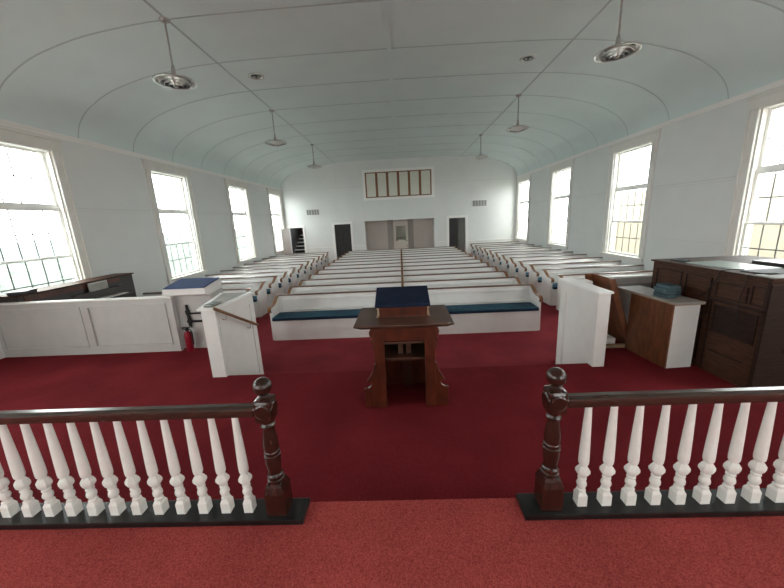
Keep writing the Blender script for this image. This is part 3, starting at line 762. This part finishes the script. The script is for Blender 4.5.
t = empty('music_stack', (-5.745, 5.93, L1 + .771)); tag(t, 'bundle of pale music books propped on the front of the dark piano', 'music books')
for k in range(3):
    MB().box(-.03 + .012 * k, -.019 + .012 * k, -.20, .20 - .02 * k, 0, .155 - .01 * k).build('booklet', M['paper'] if k % 2 else M['gray_top'], t)

# ------------------------------------------------------------------ fixtures
def make_lamp():
    t = empty('pendant_lamp')   # origin at the ceiling
    MB(True).lathe([(.025, -.05), (.06, -.03), (.07, -.012), (.07, 0)], (0, 0, 0), 24).build('canopy', M['chrome'], t)
    MB(True).tube([(0, 0, -.05), (0, 0, -.62)], .013, 10).build('rod', M['chrome'], t)
    MB(True).lathe([(.014, -.58), (.022, -.60), (.032, -.66), (.036, -.72), (.05, -.745)], (0, 0, 0), 20).build('socket', M['chrome'], t)
    s = MB(True)
    s.lathe([(.05, -.742), (.13, -.752), (.20, -.765), (.255, -.785), (.285, -.805), (.285, -.815), (.262, -.818), (.250, -.803), (.19, -.780), (.05, -.760)], (0, 0, 0), 40, capped=False)
    sh = s.build('reflector_dish', M['chrome'], t)
    for r, z in ((.205, -.838), (.15, -.855), (.095, -.870)):
        q = MB(True); q.lathe([(r + .012, z + .05), (r, z), (r - .006, z), (r + .004, z + .05)], (0, 0, 0), 32, capped=False); q.build('louver_ring', M['chrome'], sh)
    MB(True).lathe([(.19, -.775), (.19, -.765)], (0, 0, 0), 32).build('inner_plate', M['metaldark'], sh)
    pr = [(.003, -.885)] + [(.045 * math.cos(a), -.84 + .045 * math.sin(a)) for a in [(-70 + 20 * i) * math.pi / 180 for i in range(7)]] + [(.028, -.77)]
    MB(True).lathe(pr, (0, 0, 0), 20).build('bulb', M['chrome'], sh)
    for k in range(4):
        a = k * math.pi / 2 + .4
        MB().box(.03, .24, -.004, .004, -.82, -.80, mat=Matrix.Rotation(a, 4, 'Z')).build('louver_arm', M['chrome'], sh)
    return t
lamp0 = make_lamp(); first = True
names = ['nearest the chancel', 'midway down the nave', 'farthest, near the back wall']
for x, side in ((-3.27, 'extinguisher side'), (3.19, 'organ side')):
    for i, y in enumerate((5.39, 9.44, 13.50)):
        o = lamp0 if first else copy_tree(lamp0); first = False
        o.location = (x, y, cz(x) - .006)
        tag(o, 'silver pendant lamp over the pews on the %s, %s' % (side, names[i]), 'lamp', 'silver pendant lamps')
def make_can():
    t = empty('recessed_fixture')
    MB(True).lathe([(.16, 0), (.155, -.014), (.12, -.018), (.10, -.004)], (0, 0, 0), 28, capped=False).build('ring', M['chrome'], t)
    MB(True).lathe([(.118, -.002), (.10, -.004), (.07, -.004), (.06, -.002)], (0, 0, 0), 28).build('well', M['metaldark'], t)
    for s in (-1, 1): MB(True).lathe([(.03, -.004), (.028, -.02), (.004, -.028)], (s * .045, 0, 0), 14).build('spot', M['chrome'], t)
    return t
c = make_can(); c.location = (-2.82, 7.44, cz(-2.82) - .001); tag(c, 'round silver ceiling fixture set in the ceiling on the extinguisher side', 'ceiling light', 'round ceiling fixtures')
c = copy_tree(c); c.location = (2.67, 7.44, cz(2.67) - .001); tag(c, 'round silver ceiling fixture set in the ceiling on the organ side', 'ceiling light', 'round ceiling fixtures')

def grille(x0, x1, z0, z1, lab):
    t = empty('wall_grille', ((x0 + x1) / 2, YB, (z0 + z1) / 2)); w, h = (x1 - x0) / 2, (z1 - z0) / 2
    MB().box(-w, w, -.012, -.001, -h, h).build('backing', M['grilledark'], t)
    mb = MB(); mb.box(-w, w, -.03, -.012, h - .02, h); mb.box(-w, w, -.03, -.012, -h, -h + .02)
    for i in range(6):
        xx = -w + 2 * w * i / 5; xx = min(max(xx, -w + .012), w - .012); mb.box(xx - .008, xx + .008, -.03, -.012, -h + .02, h - .02)
    mb.build('frame', M['trim'], t)
    mb = MB()
    for i in range(7): zz = -h + .03 + (2 * h - .06) * i / 6; mb.box(-w + .02, w - .02, -.024, -.013, zz - .008, zz + .008)
    mb.build('slats', M['grille'], t)
    tag(t, lab, 'vent', 'air grilles on the back wall')
grille(-4.98, -4.28, 2.66, 2.98, 'slatted air grille above the open cream door in the back wall')
grille(3.80, 4.56, 2.68, 3.02, 'slatted air grille near the dark doorway on the organ side')

# display cabinet in the alcove
t = empty('display_cabinet', (-.005, YB + .50, 0)); tag(t, 'tall cream display cabinet with glazed door and crested top in the alcove', 'cabinet')
CW = .40
mb = MB(); mb.box(-CW, -CW + .03, 0, .34, .0, 2.06); mb.box(CW - .03, CW, 0, .34, 0, 2.06); mb.box(-CW + .03, CW - .03, .32, .34, 0, 2.06)
mb.box(-CW + .03, CW - .03, 0, .32, 0, .06); mb.box(-CW + .03, CW - .03, 0, .32, 2.03, 2.06)
mb.build('case', M['creamdoor'], t)
mb = MB(); mb.box(-CW, CW, -.02, 0, .06, 1.05); mb.box(-CW, -CW + .12, -.02, 0, 1.05, 2.03); mb.box(CW - .12, CW, -.02, 0, 1.05, 2.03); mb.box(-CW + .12, CW - .12, -.02, 0, 1.88, 2.03)
mb.prism([(-.28, 1.05), (.28, 1.05), (.18, 1.10), (.06, 1.13), (-.06, 1.13), (-.18, 1.10)], -.02, 0, 'y')
dr = mb.build('door', M['creamdoor'], t)
MB().box(-.28, .28, -.012, -.008, 1.05, 1.88).build('pane', M['glass'], dr)
for z in (.80, 1.06): MB(True).lathe([(.008, 0), (.025, .02), (.01, .03)], (0, 0, 0), 10, mat=Matrix.Translation((.33, -.02, z)) @ Matrix.Rotation(math.pi / 2, 4, 'X')).build('knob', M['black'], dr)
for z in (1.25, 1.52): MB().box(-CW + .03, CW - .03, .02, .31, z, z + .02).build('shelf', M['creamdoor'], t)
MB().prism([(-CW - .02, 2.06), (CW + .02, 2.06), (CW + .02, 2.09), (.25, 2.10), (.20, 2.16), (.12, 2.20), (-.12, 2.20), (-.20, 2.16), (-.25, 2.10), (-CW - .02, 2.09)], -.03, .02, 'y').build('crest', M['creamdoor'], t)
o = MB(True).lathe([(.03, 0), (.03, .012), (.012, .02), (.012, .028)], (0, 0, 0), 14, mat=Matrix.Translation((0, 0, 0)) @ Matrix.Rotation(math.pi / 2, 4, 'X')).build('thermostat', M['grille']); o.location = (1.22, YB + AD, 1.52)
tag(o, 'small round dark thermostat on the alcove wall beside the display cabinet', 'thermostat')

# ------------------------------------------------------------------ outside
struct(MB().box(-60, 60, -40, 60, -1.3, -1.2).build('ground', M['groundbounce']))
t = MB().box(10.2, 14, -4, 18, -1.2, 2.95).build('neighbouring_building', M['stucco']); tag(t, 'cream building wall outside the windows on the organ side', 'building')
h = MB(); rnd = random.Random(3); NY, NZ = 230, 18
g = [[h.bm.verts.new((-10.9 + rnd.uniform(-.05, .05) - .25 * (j / NZ) ** 4, -3 + 40 * i / NY, -1.2 + 3.3 * j / NZ + (rnd.uniform(-.06, .06) if j else 0))) for j in range(NZ + 1)] for i in range(NY + 1)]
bk = [[h.bm.verts.new((-12.2, -3 + 40 * i / NY, z)) for z in (-1.2, 2.1)] for i in range(NY + 1)]
for i in range(NY):
    for j in range(NZ): h.bm.faces.new([g[i][j], g[i + 1][j], g[i + 1][j + 1], g[i][j + 1]])
    h.bm.faces.new([g[i][NZ], g[i + 1][NZ], bk[i + 1][1], bk[i][1]]); h.bm.faces.new([bk[i][0], bk[i][1], bk[i + 1][1], bk[i + 1][0]])
t = h.build('hedge', M['hedge']); tag(t, 'long clipped green hedge outside the windows behind the piano', 'hedge'); t['kind'] = 'stuff'

# ------------------------------------------------------------------ light
w = bpy.data.worlds.new('overcast'); bpy.context.scene.world = w; w.use_nodes = True
nt = w.node_tree; bg = nt.nodes['Background']
tc = nt.nodes.new('ShaderNodeTexCoord'); nz = nt.nodes.new('ShaderNodeTexNoise'); nz.inputs['Scale'].default_value = 1.5
nt.links.new(tc.outputs['Generated'], nz.inputs['Vector'])
rp = nt.nodes.new('ShaderNodeValToRGB'); rp.color_ramp.elements[0].color = (.92, .96, 1, 1); rp.color_ramp.elements[1].color = (1, 1, .98, 1)
nt.links.new(nz.outputs['Fac'], rp.inputs['Fac']); nt.links.new(rp.outputs['Color'], bg.inputs['Color'])
bg.inputs['Strength'].default_value = 5.5

# ------------------------------------------------------------------ camera
f = 326.6; pit, yaw, roll = [math.radians(a) for a in (12.86, 2.037, -2.875)]
Fw = Vector((-math.sin(yaw) * math.cos(pit), math.cos(yaw) * math.cos(pit), -math.sin(pit)))
Rt = Vector((math.cos(yaw), math.sin(yaw), 0)); Up = Rt.cross(Fw)
R2 = math.cos(roll) * Rt + math.sin(roll) * Up; U2 = -math.sin(roll) * Rt + math.cos(roll) * Up
cam = bpy.data.cameras.new('camera'); co = bpy.data.objects.new('camera', cam); COL.objects.link(co)
m = Matrix((R2, U2, -Fw)).transposed().to_4x4(); m.translation = (0, 0, 2.25); co.matrix_world = m
cam.sensor_fit = 'HORIZONTAL'; cam.sensor_width = 36; cam.lens = 36 * f / 784; cam.clip_start = .05; cam.clip_end = 200
sc = bpy.context.scene; sc.camera = co
sc.view_settings.view_transform = 'Standard'; sc.view_settings.look = 'None'; sc.view_settings.gamma = 1
sc.view_settings.use_curve_mapping = False; sc.view_settings.exposure = 1.4
sc.render.film_transparent = False
sc.cycles.max_bounces = 10; sc.cycles.diffuse_bounces = 8; sc.cycles.transparent_max_bounces = 12
sc.cycles.use_denoising = True; sc.cycles.sample_clamp_indirect = 4
